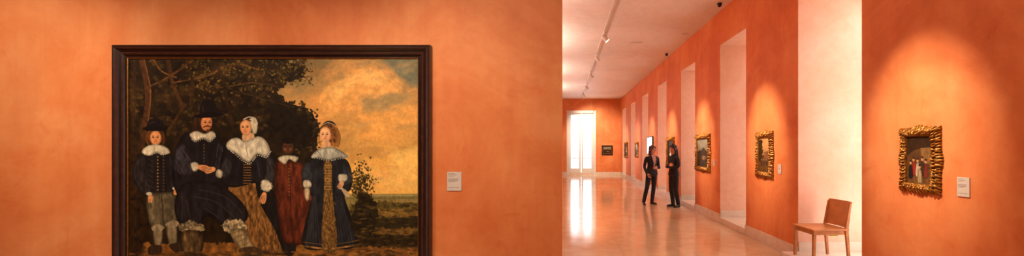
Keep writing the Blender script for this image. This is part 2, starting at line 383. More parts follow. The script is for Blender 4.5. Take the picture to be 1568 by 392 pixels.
    p.P([(224,234),(230,244),(228,262),(238,292),(230,300),(214,282),(209,262),(214,244)],(40,36,38),.45,edge=3)
    p.P([(262,234),(270,245),(276,268),(272,290),(264,284),(264,262)],(34,31,34),.4,edge=2)
    p.E(243,209,13,13.5,(84,49,23),n=.4); face(p,244,211.5,8.4,11,skin,look=-.5)
    p.S([(232,204),(230,214),(233,222)],3,(100,60,28)); p.S([(255,204),(257,214),(254,222)],3,(74,42,20))
    p.P([(231,196),(233,185),(243,182),(253,186),(256,196),(243,199)],(20,17,19)); p.P([(225,196),(243,193.5),(261,196),(258,200),(243,201),(228,200)],(14,12,14)); p.S([(233,190),(243,187)],1,(52,46,48))
    p.P([(226,227),(236,222),(250,222),(262,227),(265,234),(254,237),(246,233),(234,238),(223,234)],wh,.16,edge=2.5,edk=.7,side=.1); lace(p,[(224,235),(234,238),(246,234),(254,237),(265,234)])
    for y in range(240,294,5): p.E(247,y,1.3,1.1,(150,116,64)); p.E(256,y,1.0,1,(96,76,46))
    for y in range(243,292,8): p.S([(232,y),(240,y+4)],.9,(62,56,56),op=.8)
    p.P([(231,298),(252,294),(272,295),(280,322),(276,338),(258,348),(240,348),(232,330)],(92,82,62),.4,edge=5,side=.15)
    p.S([(253,298),(256,345)],1.4,(46,40,30)); p.S([(240,302),(238,340)],1,(130,120,94),op=.7)
    p.E(234,296,4.5,2.6,wh); fingers(p,236,302,-.1,1,skin,3,5,1.9,1.7)
    p.E(273,288,4,2.5,wh); p.E(274,294,3.3,4.2,skin)
    p.P([(240,346),(254,348),(252,376),(243,378)],(128,114,88),.25,edge=3); p.P([(260,346),(274,338),(276,370),(266,376)],(132,118,90),.25,edge=3)
    p.P([(238,346),(248,342),(257,347),(250,353),(240,352)],(148,134,106),.3); p.P([(258,343),(270,336),(280,340),(272,347)],(148,134,106),.3)
    p.P([(234,376),(252,374),(251,387),(234,388)],(50,36,24),.3); p.P([(264,374),(280,370),(291,380),(276,386)],(50,36,24),.3)
    # mother's skirt first: the father's legs cross in front of it
    p.P([(352,282),(372,272),(396,276),(418,296),(436,330),(452,372),(440,388),(404,386),(372,372),(352,346),(346,312)],(116,80,41),.5,edge=6,cell=4)
    for k in range(60):
        x=random.uniform(360,438); y=random.uniform(290,382); p.S([(x,y),(x+random.uniform(-5,5),y+random.uniform(4,9))],1.1,random.choice([(176,132,72),(66,45,24),(150,108,56)]),op=.8)
    p.P([(396,276),(416,286),(430,310),(446,350),(456,382),(440,388),(424,350),(402,310)],(25,22,24),.4,edge=3)
    # father
    p.P([(288,205),(310,208),(335,206),(348,228),(353,262),(352,300),(330,318),(292,318),(274,292),(268,262),(274,228)],bk,.4,edge=5,cell=8)
    p.P([(276,226),(290,222),(298,245),(310,258),(302,268),(282,268),(270,254)],(42,40,46),.45,edge=4,side=.2); p.P([(338,212),(350,232),(352,256),(338,262),(330,252),(338,236)],(34,33,38),.4,edge=4)
    for q in ([(280,232),(292,252),(300,262)],[(284,228),(297,246)],[(274,246),(286,264)],[(344,225),(346,245),(338,256)],[(339,220),(336,240)]): p.S(q,1,(78,76,82),op=.7)
    for y in range(222,250,5): p.E(317,y,1,1,(100,90,72))
    p.P([(302,182),(310,176),(318,182),(314,204),(304,206),(299,196)],(50,30,18),.4); face(p,321,189,8.4,11.8,(206,134,86),6,1.5)
    p.S([(316,195.2),(322,193.4),(329,195.4)],1.7,(74,40,21)); p.E(323,200.5,2.6,2.2,(86,48,27))
    p.P([(311,176),(313,159),(322,154),(333,158),(337,174),(324,178)],(19,16,18)); p.P([(302,178),(322,172.5),(346,174.5),(341,179),(322,181),(306,181)],(12,11,13)); p.S([(315,163),(316,172)],1.4,(50,46,50))
    p.P([(296,205),(306,201),(318,205),(329,201),(335,208),(326,216),(316,212),(304,216),(297,211)],wh,.18,edge=2.5,edk=.65,side=.1); lace(p,[(297,212),(304,217),(316,213),(326,217),(335,209)])
    # seated thighs, crossing knees
    p.P([(282,284),(310,276),(344,284),(372,306),(384,328),(370,346),(344,342),(322,330),(308,346),(284,346),(272,318)],(28,26,29),.45,edge=5,cell=8)
    for q in ([(300,300),(334,308),(366,334)],[(290,305),(296,332)],[(310,290),(348,300),(376,326)],[(284,300),(284,335)],[(318,318),(340,332)]): p.S(q,1.2,(68,65,70),op=.6)
    p.P([(280,344),(296,338),(312,341),(317,349),(302,355),(286,353)],(134,118,88),.5,3,cell=3,op=.9); p.P([(284,354),(312,354),(316,376),(308,390),(288,388)],(88,68,42),.45,edge=6,side=.25); p.S([(296,356),(298,386)],1,(130,102,66),op=.7)
    p.P([(344,342),(358,334),(376,338),(382,349),(366,356),(350,353)],(156,140,108),.5,2,cell=3); p.P([(356,353),(376,349),(388,366),(396,382),(380,386),(366,372)],(160,138,100),.3,edge=5)
    for a in range(5): p.S([(360+a*5,356+a*6),(374+a*4,351+a*6)],1,(96,76,50))
    p.P([(370,380),(394,376),(408,387),(404,394),(380,393)],(70,52,32),.3); p.P([(286,386),(308,384),(322,394),(302,397)],(58,43,26),.3)
    # mother bodice
    p.P([(350,226),(370,236),(396,238),(418,234),(426,258),(420,284),(404,292),(396,280),(376,284),(358,286),(342,276),(342,246)],bk,.4,edge=4,cell=7)
    p.P([(412,236),(424,248),(426,270),(418,284),(406,280),(410,260)],(44,41,44),.4,edge=3); p.P([(350,240),(360,250),(358,266),(346,272),(340,262)],(40,38,42),.4,edge=3)
    for q in ([(415,244),(420,262),(412,276)],[(348,250),(352,262)],[(398,248),(402,272)]): p.S(q,1,(80,76,80),op=.6)
    for y in range(252,284,4): p.S([(377,y),(388,y)],1.1,(134,98,50))
    p.P([(376,206),(391,204),(392,214),(377,216)],(204,158,118))
    p.P([(385,184),(393,180),(398,188),(397,203),(391,205),(388,194)],(176,166,144),.2,edge=2,edk=.7); face(p,380.5,196,8.6,12,(220,158,108),-6,-1.2)
    p.S([(372.5,188),(379,183),(388,186)],1.8,(78,50,30)); p.S([(377,183.5),(385,180),(394,182),(398,190)],1.6,(190,182,164))
    p.P([(354,216),(366,211),(378,216),(388,213),(400,209),(411,216),(417,231),(410,240),(398,236),(386,248),(376,244),(364,234),(351,226)],(200,191,172),.2,edge=4,edk=.66,side=.1)
    lace(p,[(352,227),(364,236),(376,246),(387,250),(398,238),(411,241),(418,232)],1.9); p.S([(379,216),(384,243)],.8,(130,122,108)); p.S([(364,214),(372,232)],1,(160,152,134),op=.7); p.S([(402,214),(396,232)],1,(160,152,134),op=.7)
    p.P([(405,275),(416,277),(421,286),(412,293),(403,288)],wh,.22,1,edge=2.5,edk=.65); fingers(p,408,298,-.3,1,skin,4,11,2.3,2.2)
    p.P([(297,250),(305,248),(310,254),(305,262),(299,260)],wh,.22,edge=2.5,edk=.65); p.P([(337,259),(345,262),(343,272),(335,269)],wh,.22,edge=2.5,edk=.65)
    fingers(p,330,259,-1,.2,(220,152,100),4,10,2.2,2.1); fingers(p,312,256,1,.25,(208,140,92),4,10,2.2,2.1)
    # child
    p.P([(426,248),(444,246),(464,249),(478,270),(486,296),(478,312),(476,366),(452,372),(436,366),(428,320),(424,280)],(86,38,22),.45,edge=6,cell=7)
    p.P([(466,252),(480,272),(486,296),(478,308),(470,290)],(104,47,27),.4,edge=3); p.S([(446,256),(448,300),(450,360)],1.2,(46,20,14)); p.S([(460,310),(464,360)],1.2,(112,54,32),op=.6)
    for y in range(258,300,5): p.E(446,y,.9,.8,(150,112,64))
    p.E(445,222,10.5,13,(30,20,14),n=.3); face(p,444.5,226,8.6,10.5,(74,46,29),0,-.5,(96,44,34)); p.E(445,215,10,5.5,(20,14,11))
    p.P([(429,242),(438,238),(450,238),(460,241),(455,248),(446,244),(440,251),(433,248)],wh,.18,edge=2.5,edk=.65)
    # girl
    p.P([(478,244),(505,240),(532,244),(541,266),(540,288),(530,300),(540,332),(548,374),(510,380),(468,377),(470,340),(480,302),(468,290),(466,268)],(31,32,37),.45,edge=6,cell=8,side=.1)
    p.P([(499,250),(510,250),(511,288),(518,376),(496,378),(499,290)],(104,76,38),.5,cell=2)
    for k in range(10): p.S([(500,253+k*4),(510,253+k*4)],.9,(172,134,74))
    for k in range(24):
        x=random.uniform(498,515); y=random.uniform(296,372); p.S([(x,y),(x+2,y+4)],.9,(160,122,66),op=.8)
    for k in range(5): p.S([(482+k*1,300),(472+k*5,372)],1.1,(62,65,73),op=.6); p.S([(516+k*2,300),(522+k*5,370)],1.1,(58,61,68),op=.6)
    p.P([(470,250),(480,250),(482,274),(472,282),(465,268)],(46,49,56),.4,edge=3); p.P([(528,250),(538,258),(542,276),(530,284),(522,276)],(42,45,52),.4,edge=3)
    p.S([(467,375),(508,379),(549,373)],2.6,(136,100,52),.5); p.S([(467,369),(508,373),(548,367)],.9,(116,86,46))
    p.E(507,207,13,17,(116,72,33),n=.5,cell=3)
    for k in range(9): p.S([(514+k*.6,196),(518+k*.7,210),(513+k,225)],1,(166,112,54) if k%2 else (84,52,24),op=.8)
    p.S([(494,200),(491,212),(493,222)],2,(146,96,46))
    face(p,501,207,8.4,12,(230,174,128),0,-.8); p.S([(492.5,198),(501,191),(511,196)],2.6,(76,48,26)); p.P([(496,192),(503,186),(512,187),(517,193),(507,190)],(30,24,24)); p.S([(496,192),(505,188.5),(515,192)],1,(180,160,132))
    p.P([(497,217),(507,217),(509,229),(496,229)],(208,158,116))
    p.P([(479,241),(488,230),(500,226),(514,226),(528,233),(535,241),(520,242),(506,245),(492,242)],(160,159,148),.24,edge=3,edk=.65,side=.12); lace(p,[(479,241),(492,243),(506,246),(522,243),(534,242)],1.6,(180,177,164))
    p.S([(489,231),(496,241)],.9,(112,112,106)); p.S([(522,231),(516,242)],.9,(112,112,106))
    p.P([(468,276),(477,276),(480,284),(472,288),(467,284)],wh,.22,edge=2.5,edk=.65); p.P([(469,288),(477,288),(477,302),(473,307),(469,300)],(188,164,132),.15,edge=2)
    p.P([(521,267),(533,267),(533,276),(522,278)],wh,.22,edge=2.5,edk=.65); fingers(p,525,281,-.6,1,(214,160,118),4,6,1.8,1.6); p.P([(524,286),(536,294),(537,301),(530,298)],(180,162,130))
    # bushes right
    for i in range(330):
        x=random.gauss(554,9); y=random.gauss(282,15)
        if x<541: continue
        p.E(x,y,random.uniform(.8,2.2),random.uniform(.7,1.4),random.choice([(66,56,25),(48,41,20),(98,78,35),(34,28,15)]),random.uniform(0,180))
    p.S([(556,310),(554,290),(560,268)],1.2,(40,30,16))
    p.P([(545,310),(560,296),(576,304),(582,330),(572,356),(545,356)],(36,29,15),.5,5,2)
    for i in range(200):
        x=random.uniform(545,642); y=random.uniform(314,392); p.E(x,y,random.uniform(2,7),random.uniform(.6,1.6),random.choice([(50,40,19),(116,86,38),(34,27,14),(78,62,28)]),random.uniform(-15,15),op=.6)
    for i in range(200):
        x=random.uniform(205,620); y=random.uniform(384,402); p.E(x,y,random.uniform(3,9),random.uniform(.6,1.6),random.choice([(86,58,28),(150,104,50),(54,38,20)]),random.uniform(-10,10),op=.6)
    p.img*=(1+.07*p.noise(2.5,2))[:,:,None]
    p.img*=np.array((1.0,.97,.90))
    return p
def small(kind):
    p=Painter(0,0,100,120,90,108); X,Y=p.X,p.Y; p.img[:]=(92,60,30); nz=p.noise(30)
    if kind==0:
        p.img[:]=(80,52,26); p.img*=(1+.4*nz)[:,:,None]
        p.P([(0,0),(100,0),(100,38),(60,30),(30,36),(0,50)],(46,30,17),.3,sm=False); p.P([(55,30),(95,28),(95,70),(60,66)],(122,86,46),.2,sm=False); p.P([(0,90),(100,82),(100,120),(0,120)],(98,66,34),.2,sm=False)
        for x,y,c in [(28,72,(140,38,26)),(44,74,(176,158,128)),(62,70,(60,44,34)),(76,76,(110,42,30)),(16,80,(36,28,26)),(52,90,(156,130,92))]:
            p.P([(x-7,y),(x,y-8),(x+7,y),(x+8,y+26),(x-8,y+26)],c,.2,edge=3); p.E(x,y-13,4.5,5.5,(190,132,90),shade=.2); p.E(x,y-17,5,3,(50,30,20))
    elif kind==1:
        t=Y/120; p.img[:]=np.stack([190-60*t,140-50*t,84-40*t],-1)*(1+.2*nz)[:,:,None]
        p.P([(-5,70),(40,60),(105,66),(105,125),(-5,125)],(86,58,28),.4,sm=False); p.P([(-5,10),(30,14),(36,50),(20,80),(-5,80)],(46,34,18),.5,8); p.P([(50,50),(85,46),(88,72),(50,74)],(130,82,50),.3,sm=False)
        for x in (30,48,70): p.E(x,88,4,9,(40,28,22)); p.E(x,77,2.5,3,(190,140,92))
    elif kind==2:
        t=Y/120; p.img[:]=np.stack([140-50*t,136-70*t,114-70*t],-1)*(1+.3*nz)[:,:,None]
        p.P([(-5,55),(60,40),(105,58),(105,125),(-5,125)],(52,38,22),.5,5,sm=False); p.E(60,80,20,10,(120,90,54),0,.4)
    elif kind==3:
        p.img[:]=(40,28,18); p.P([(20,125),(28,76),(50,66),(72,76),(82,125)],(28,22,22),.2); p.E(50,34,17,11,(54,32,20)); face(p,50,48,14,19,(206,146,100)); p.P([(34,72),(50,66),(66,72),(58,82),(42,82)],(210,202,186))
    else:
        t=Y/120; p.img[:]=np.stack([190-120*t,190-130*t,170-130*t],-1)*(1+.2*nz)[:,:,None]; p.P([(-5,70),(50,52),(105,74),(105,125),(-5,125)],(44,36,24),.5,5,sm=False)
    return p
# ---------------------------------------------------------------- frames
def sweep(name,w,h,prof,mats,parent,idx=None):
    v=[];f=[];mi=[]; k=len(prof)
    for sx,sy in ((-1,-1),(1,-1),(1,1),(-1,1)):
        for o_,z in prof: v.append((sx*(w/2+o_),sy*(h/2+o_),z))
    for c in range(4):
        for i in range(k-1):
            a=c*k+i; b_=((c+1)%4)*k+i; f.append((a,a+1,b_+1,b_)); mi.append(idx[i] if idx else 0)
    return mkobj(name,v,f,mats,mi,parent)
def ornate(name,w,h,bd,dp,mat,parent,seed=1):
    step=.005; m=26; cor=[(-1,-1),(1,-1),(1,1),(-1,1)]; ring=[]
    for c in range(4):
        a=cor[c]; b_=cor[(c+1)%4]; Ls=(w if a[1]==b_[1] else h)+bd*2; n=max(12,int(Ls/step))
        for i in range(n): ring.append((c,i/n,Ls))
    v=[];f=[]
    for (c,t,Ls) in ring:
        a=cor[c]; b_=cor[(c+1)%4]; u=(t-.5)*Ls
        dc=min(t,1-t)*Ls; dm=abs(u); nl=max(3,round(Ls/(bd*.62)))
        cg=math.exp(-(dc/(bd*.9))**2); mg=math.exp(-(dm/(bd*.8))**2)
        for j in range(m):
            s=j/(m-1)
            base=.35+.65*math.sin(math.pi*min(1,.15+s*.8))
            leaf=abs(math.sin(math.pi*t*nl+s*2.2*(1 if u>0 else -1)))**.7
            curl=math.sin(2*math.pi*t*nl*1.5)*math.cos(2*math.pi*s*1.6+.6)
            bead=.5+.5*math.cos(2*math.pi*u/.022) if .05<s<.2 else 0
            z=dp*(base*.5+.30*leaf*math.sin(math.pi*s)+.20*curl*math.sin(math.pi*s)+.08*bead+.2*max(cg,mg)*math.sin(math.pi*s))
            off=bd*s+(s**3)*bd*(.12*leaf+.08*math.sin(2*math.pi*t*nl*2)+.28*mg)
            if j==m-1: z=0.0
            if j==0: z=dp*.2
            x0=a[0]*(w/2+off); y0=a[1]*(h/2+off); x1=b_[0]*(w/2+off); y1=b_[1]*(h/2+off)
            v.append((x0+(x1-x0)*t,y0+(y1-y0)*t,z))
    N=len(ring)
    for i in range(N):
        for j in range(m-1):
            a=i*m+j; b_=((i+1)%N)*m+j; f.append((a,a+1,b_+1,b_))
    return mkobj(name,v,f,[mat],None,parent,True)
cw,ch=439/154.0,311/154.0; cx=(422.5-864)/154.0; cz=H-(246.5-227)/154.0
e=empty('framed_group_portrait',mw=M_front(cx,YW-.002,cz))
hals().canvas('canvas',cw+.01,ch+.01,e,Matrix.Translation((0,0,.03)))
b=MB(); b.box(-cw/2-.02,cw/2+.02,-ch/2-.02,ch/2+.02,0,.025); b.obj('stretcher',[M_dkwood],e)
sweep('frame',cw,ch,[(0,.031),(0,.04),(.008,.044),(.012,.036),(.03,.038),(.036,.05),(.05,.056),(.06,.05),(.075,.058),(.088,.078),(.1,.084),(.108,.076),(.118,.08),(.126,.074),(.13,.05),(.13,0)],[M_dkwood,M_dkedge,M_giltlip],e,[2,2,1,1,1,0,0,1,0,0,0,1,0,1,1])
def gilt_painting(y0,y1,z0,z1,kind,bd=.085,dp=.07,mat=None):
    yc=(y0+y1)/2; w=y1-y0-2*bd; h=z1-z0-2*bd
    e=empty('gilt_framed_painting',mw=M_right(W-.002,yc,(z0+z1)/2))
    small(kind).canvas('canvas',w+.01,h+.01,e,Matrix.Translation((0,0,.012)))
    b=MB(); b.box(-w/2-bd*.6,w/2+bd*.6,-h/2-bd*.6,h/2+bd*.6,0,.01); b.obj('backing',[M_dkwood],e)
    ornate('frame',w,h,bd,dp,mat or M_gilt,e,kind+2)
gilt_painting(3.83,4.27,1.205,1.81,0,.08,.06)
gilt_painting(6.90,7.48,1.125,1.89,1,.10,.06)
gilt_painting(9.85,10.9,1.06,1.95,2,.11,.07)
gilt_painting(13.05,14.0,1.05,1.96,3,.11,.07)
gilt_painting(19.4,20.2,1.2,1.9,4,.1,.06)
gilt_painting(22.6,23.8,1.1,1.95,3,.1,.06)
e=empty('dark_framed_landscape',mw=M_front(2.6,YF-.002,1.5))
small(2).canvas('canvas',.47,.40,e,Matrix.Translation((0,0,.012))); sweep('frame',.46,.39,[(0,.02),(.03,.03),(.08,.05),(.1,.03),(.1,0)],[M_dkedge,M_gilt],e,[1,0,0,0])
e=empty('wall_video_screen',mw=M_right(W-.002,16.65,1.72))
b=MB(); b.box(-.5,.5,-.36,.36,0,.05); b.obj('housing',[M_black],e,.01)
b=MB(); b.box(-.46,.46,-.32,.32,.05,.054); b.obj('display',[emis('screen_glow',(.45,.7,1),1.3)],e)
M_card=simple('label_card',L4(206,190,176),.6,0,.03); M_ink=simple('label_ink',L4(120,96,84),.7)
def label(mw,w,h):
    e=empty('wall_label',mw=mw); b=MB(); b.box(-w/2,w/2,-h/2,h/2,0,.008); b.obj('card',[M_card],e,.001)
    b=MB()
    for k,(a,l) in enumerate([(.40,.45),(.33,.6),(.26,.4),(.12,.75),(.07,.7),(.02,.72),(-.03,.5),(-.34,.8)]): b.box(-w*.42,-w*.42+w*l*.95,h*a,h*a+h*.018,.008,.0085)
    b.obj('printed_text',[M_ink],e)
label(M_front((696-864)/154,YW-.001,H-(277.5-227)/154),22/154,29/154)
label(M_right(W-.001,3.61,1.29),.112,.165); label(M_right(W-.001,6.69,1.29),.11,.15); label(M_right(W-.001,9.62,1.29),.11,.15)
# ---------------------------------------------------------------- spotlights
def spot(fx,fy,fz,tx,ty,tz,pw,ang=40,col=(1,.88,.70),blend=1.0):
    e=empty('track_spotlight',(fx,fy,fz)); d=(Vector((tx,ty,tz))-Vector((fx,fy,fz))).normalized()
    R=d.to_track_quat('-Z','Y').to_matrix().to_4x4()
    b=MB()
    b.lathe([(0,.10),(.04,.10),(.055,.085),(.058,.05),(.062,-.06),(.066,-.085),(.060,-.085),(.056,-.06)],0,20,R)
    b.lathe([(.0,-.066),(.056,-.066)],1,20,R)
    b.obj('head',[M_grey,M_lens],e,smooth=False)
    b=MB(); b.box(-.012,.012,-.012,.012,0,CZ-.045-fz); b.box(-.03,.03,-.06,.06,CZ-.085-fz,CZ-.04-fz); b.obj('stem',[M_grey],e)
    l=bpy.data.lights.new('lamp','SPOT'); l.energy=pw; l.color=col; l.spot_size=math.radians(ang); l.spot_blend=blend; l.shadow_soft_size=.035
    o=bpy.data.objects.new('lamp',l); COL.objects.link(o); o.parent=e; o.matrix_local=Matrix.Translation(d*.1)@R
FZ=4.36
b=MB(); b.box(1.00,1.04,3.2,24.5,CZ-.04,CZ); b.obj('ceiling_track',[M_grey])
b=MB(); b.box(-7,-.2,1.38,1.42,CZ-.04,CZ); b.obj('ceiling_track',[M_grey])
spot(1.02,4.0,FZ,W,4.05,1.75,950,30)
spot(1.02,7.3,FZ,W,7.18,1.75,950,30)
spot(1.02,10.6,FZ,W,10.35,1.8,900,32)
spot(1.02,13.1,FZ,W,13.5,1.8,800,34)
spot(1.02,16.2,FZ,W,16.6,1.8,600,36)
spot(1.02,19.2,FZ,W,19.8,1.8,600,38)
spot(1.02,22.2,FZ,W,23.2,1.8,600,38)
spot(1.02,22.9,FZ,1.9,YF,2.2,800,80)
for x,p_,tz in ((-5.3,400,2.0),(-4.0,260,1.5),(-2.7,260,1.5),(-1.6,270,1.5),(-.8,190,2.0)):
    spot(x,1.4,FZ,x,YW,tz,p_,56)
def panel(x,y,sx,sy,pw,z=CZ,up=False,col=(1,.9,.78)):
    l=bpy.data.lights.new('fill_light','AREA'); l.shape='RECTANGLE'; l.size=sx; l.size_y=sy; l.energy=pw; l.color=col
    if up:
        e=empty('hidden_fill_uplight',(x,y,z)); b=MB(); b.box(-sx/2-.02,sx/2+.02,-sy/2-.02,sy/2+.02,-.06,0); b.box(-.01,.01,-.01,.01,0,CZ-z); b.obj('housing',[M_grey],e)  # added uplight, hidden behind the partition to brighten the ceiling
    else:
        e=empty('added_fill_panel',(x,y,z-.03)); b=MB(); b.box(-sx/2-.03,sx/2+.03,-sy/2-.03,sy/2+.03,0,.03); b.obj('housing',[M_white],e)  # added ambient fill out of view, housed like a ceiling panel
    o=bpy.data.objects.new('fill_light',l); COL.objects.link(o); o.parent=e; o.location=(0,0,.01 if up else -.01)
    if up: o.rotation_euler=(math.pi,0,0)
panel(-3.2,-.6,1.6,.6,50); panel(1.6,1.6,.6,1.6,30)
for y in (7.0,11.5,16,20.5): panel(-1.1,y,.12,2.4,78,3.7,True,(1,.93,.84))
def dome(x,y,z0=CZ,s=1,mat=M_black,name='ceiling_camera'):
    b=MB(); b.lathe([(0,0),(.07*s,0),(.07*s,-.03*s),(.06*s,-.05*s),(.05*s,-.085*s),(.03*s,-.108*s),(0,-.115*s)],0,20); 
    o=b.obj(name,[mat]); o.location=(x,y,z0-.002)
dome(3.2,8.75,s=.7); dome(3.23,13.4,s=.7)
for x,y in ((1.95,12.0),(2.12,12.0),(3.15,11.1)):
    b=MB(); b.lathe([(0,0),(.09,0),(.09,-.012),(.06,-.02),(0,-.02)],0,20); o=b.obj('ceiling_round_fitting',[M_grey]); o.location=(x,y,CZ-.002)
# ---------------------------------------------------------------- chair
def beam(b,p0,p1,a0,a1,m=0):
    i=len(b.v)
    for p,(ax,ay) in ((p0,a0),(p1,a1)):
        for sx,sy in ((-1,-1),(1,-1),(1,1),(-1,1)): b.v.append((p[0]+sx*ax/2,p[1]+sy*ay/2,p[2]))
    for f in ((0,3,2,1),(4,5,6,7),(0,1,5,4),(1,2,6,5),(2,3,7,6),(3,0,4,7)): b.f.append(tuple(i+q for q in f)); b.i.append(m)
M_oak=simple('oak',L4(184,120,66),.42,0,.2,12,.1); M_oak2=simple('oak_plywood',L4(196,130,74),.38,0,.15,8)
e=empty('wooden_chair',(3.50,5.80,.12)); e.rotation_euler=(0,0,math.radians(4))
b=MB()
beam(b,(-.235,-.20,0),(-.225,-.20,.42),(.032,.032),(.042,.036)); beam(b,(-.235,.20,0),(-.225,.20,.42),(.032,.032),(.042,.036))
beam(b,(.25,-.205,0),(.215,-.205,.43),(.032,.03),(.045,.034)); beam(b,(.25,.205,0),(.215,.205,.43),(.032,.03),(.045,.034))
beam(b,(.215,-.205,.43),(.27,-.205,.77),(.045,.03),(.028,.024)); beam(b,(.215,.205,.43),(.27,.205,.77),(.045,.03),(.028,.024))
b.obj('legs',[M_oak],e,.004)
b=MB(); b.box(-.22,.21,-.207,-.187,.355,.415); b.box(-.22,.21,.187,.207,.355,.415); b.box(-.235,-.215,-.19,.19,.355,.415); b.box(.205,.225,-.19,.19,.355,.415); b.obj('rails',[M_oak],e,.003)
v=[];f=[];n=16
for lay in (0,1):
    for i in range(n+1):
        for j in range(n+1):
            u=i/n*2-1; w_=j/n*2-1; z=.435-.012*(1-u*u)*(1-w_*w_)-.012*max(0,-u-.7) if lay==0 else .413
            v.append((u*.25-.005,w_*.228*(1-.03*u),z))
m_=n+1
for i in range(n):
    for j in range(n):
        a=i*m_+j; f.append((a,a+m_,a+m_+1,a+1)); c=a+m_*m_; f.append((c,c+1,c+m_+1,c+m_))
q=m_*m_
bd_=[(i*m_,(i+1)*m_) for i in range(n)]+[(n*m_+j,n*m_+j+1) for j in range(n)]+[((i+1)*m_+n,i*m_+n) for i in range(n)]+[(j+1,j) for j in range(n)]
for a,c in bd_: f.append((a,a+q,c+q,c))
mkobj('seat',v,f,[M_oak2],None,e)
v=[];f=[]; 
for lay in (0,1):
    for i in range(9):
        for j in range(n+1):
            t=i/8; w_=j/n*2-1; z=.445+.345*t; x=.214+.063*t+.022*(1-w_*w_)+(.014 if lay else 0); v.append((x,w_*.215,z))
q=9*m_
for i in range(8):
    for j in range(n):
        a=i*m_+j; f.append((a,a+m_,a+m_+1,a+1)); f.append((a+q,a+q+1,a+q+m_+1,a+q+m_))
for j in range(n): f.append((j,j+1,j+1+q,j+q)); a=8*m_+j; f.append((a,a+q,a+q+1,a+1))
for i in range(8): a=i*m_; f.append((a,a+q,a+q+m_,a+m_)); a+=n; f.append((a,a+m_,a+m_+q,a+q))
mkobj('back_panel',v,f,[M_oak2],None,e)
b=MB(); b.box(.02,.14,-.17,-.02,.33,.39); b.obj('lime_tag',[simple('lime_fabric',L4(190,200,40),.6)],e,.02)
# ---------------------------------------------------------------- people
class Body:
    def __init__(s): s.v=[]; s.f=[]; s.lab=[]
    def loft(s,C,Rr,lab,side=None,n=16):
        C=[Vector(c) for c in C]; Rr=[(r,r) if not isinstance(r,tuple) else r for r in Rr]
        def catm(seq,dims):
            out=[]; N=len(seq)
            for i in range(N-1):
                p0,p1,p2,p3=seq[max(i-1,0)],seq[i],seq[i+1],seq[min(i+2,N-1)]
                for k in range(4):
                    t=k/4; out.append([.5*((2*p1[d])+(-p0[d]+p2[d])*t+(2*p0[d]-5*p1[d]+4*p2[d]-p3[d])*t*t+(-p0[d]+3*p1[d]-3*p2[d]+p3[d])*t**3) for d in range(dims)])
            out.append(list(seq[-1])); return out
        seq=[list(c)+[r[0],r[1]] for c,r in zip(C,Rr)]; seq=catm(seq,5)
        C=[Vector(q[:3]) for q in seq]; Rr=[(q[3],q[4]) for q in seq]
        T=[(C[min(i+1,len(C)-1)]-C[max(i-1,0)]).normalized() for i in range(len(C))]
        ref=Vector(side) if side else Vector((1,0,0))
        if abs(ref.dot(T[0]))>.9 and not side: ref=Vector((0,1,0))
        C2=[];R2=[];T2=[]
        for k in (1,2,3):
            a=math.pi/2*k/4; m=min(Rr[0]); C2.append(C[0]-T[0]*m*.9*math.cos(a)); R2.append((Rr[0][0]*math.sin(a),Rr[0][1]*math.sin(a))); T2.append(T[0])
        C2+=C;R2+=Rr;T2+=T
        for k in (3,2,1):
            a=math.pi/2*k/4; m=min(Rr[-1]); C2.append(C[-1]+T[-1]*m*.9*math.cos(a)); R2.append((Rr[-1][0]*math.sin(a),Rr[-1][1]*math.sin(a))); T2.append(T[-1])
        b0=len(s.v)
        for c,r,t in zip(C2,R2,T2):
            A=(ref-t*ref.dot(t))
            if A.length<1e-3: A=t.orthogonal()
            A.normalize(); B=t.cross(A)
            for j in range(n):
                a=2*math.pi*j/n; s.v.append(c+A*(r[0]*math.cos(a))+B*(r[1]*math.sin(a))); s.lab.append(lab)
        K=len(C2)
        for i in range(K-1):
            for j in range(n): s.f.append((b0+i*n+j,b0+i*n+(j+1)%n,b0+(i+1)*n+(j+1)%n,b0+(i+1)*n+j))
        s.f.append(tuple(b0+j for j in range(n))[::-1]); s.f.append(tuple(b0+(K-1)*n+j for j in range(n)))
    def ell(s,c,r,lab,rot=0): s.loft([(c[0],c[1],c[2]-r[2]*.45),(c[0],c[1],c[2]),(c[0],c[1],c[2]+r[2]*.45)],[(r[0]*.89,r[1]*.89),(r[0],r[1]),(r[0]*.89,r[1]*.89)],lab)
    def mesh(s,vox,smooth=2,override=None):
        me=bpy.data.meshes.new('tmp'); me.from_pydata([tuple(v) for v in s.v],[],s.f); me.update()
        o=bpy.data.objects.new('tmp',me); COL.objects.link(o)
        r=o.modifiers.new('r','REMESH'); r.mode='VOXEL'; r.voxel_size=vox
        sm=o.modifiers.new('s','SMOOTH'); sm.factor=.5; sm.iterations=smooth
        dg=bpy.context.evaluated_depsgraph_get(); dg.update(); ev=o.evaluated_get(dg); m2=bpy.data.meshes.new_from_object(ev)
        V=[v.co.copy() for v in m2.vertices]; Fc=[tuple(p.vertices) for p in m2.polygons]; cen=[(p.center.copy(),p.normal.copy()) for p in m2.polygons]
        bpy.data.objects.remove(o)
        kd=kdtree.KDTree(len(s.v))
        for i,v in enumerate(s.v): kd.insert(v,i)
        kd.balance(); L=[]
        for c,nn in cen:
            l=s.lab[kd.find(c)[1]]
            if override: l=override(l,c,nn)
            L.append(l)
        return V,Fc,L
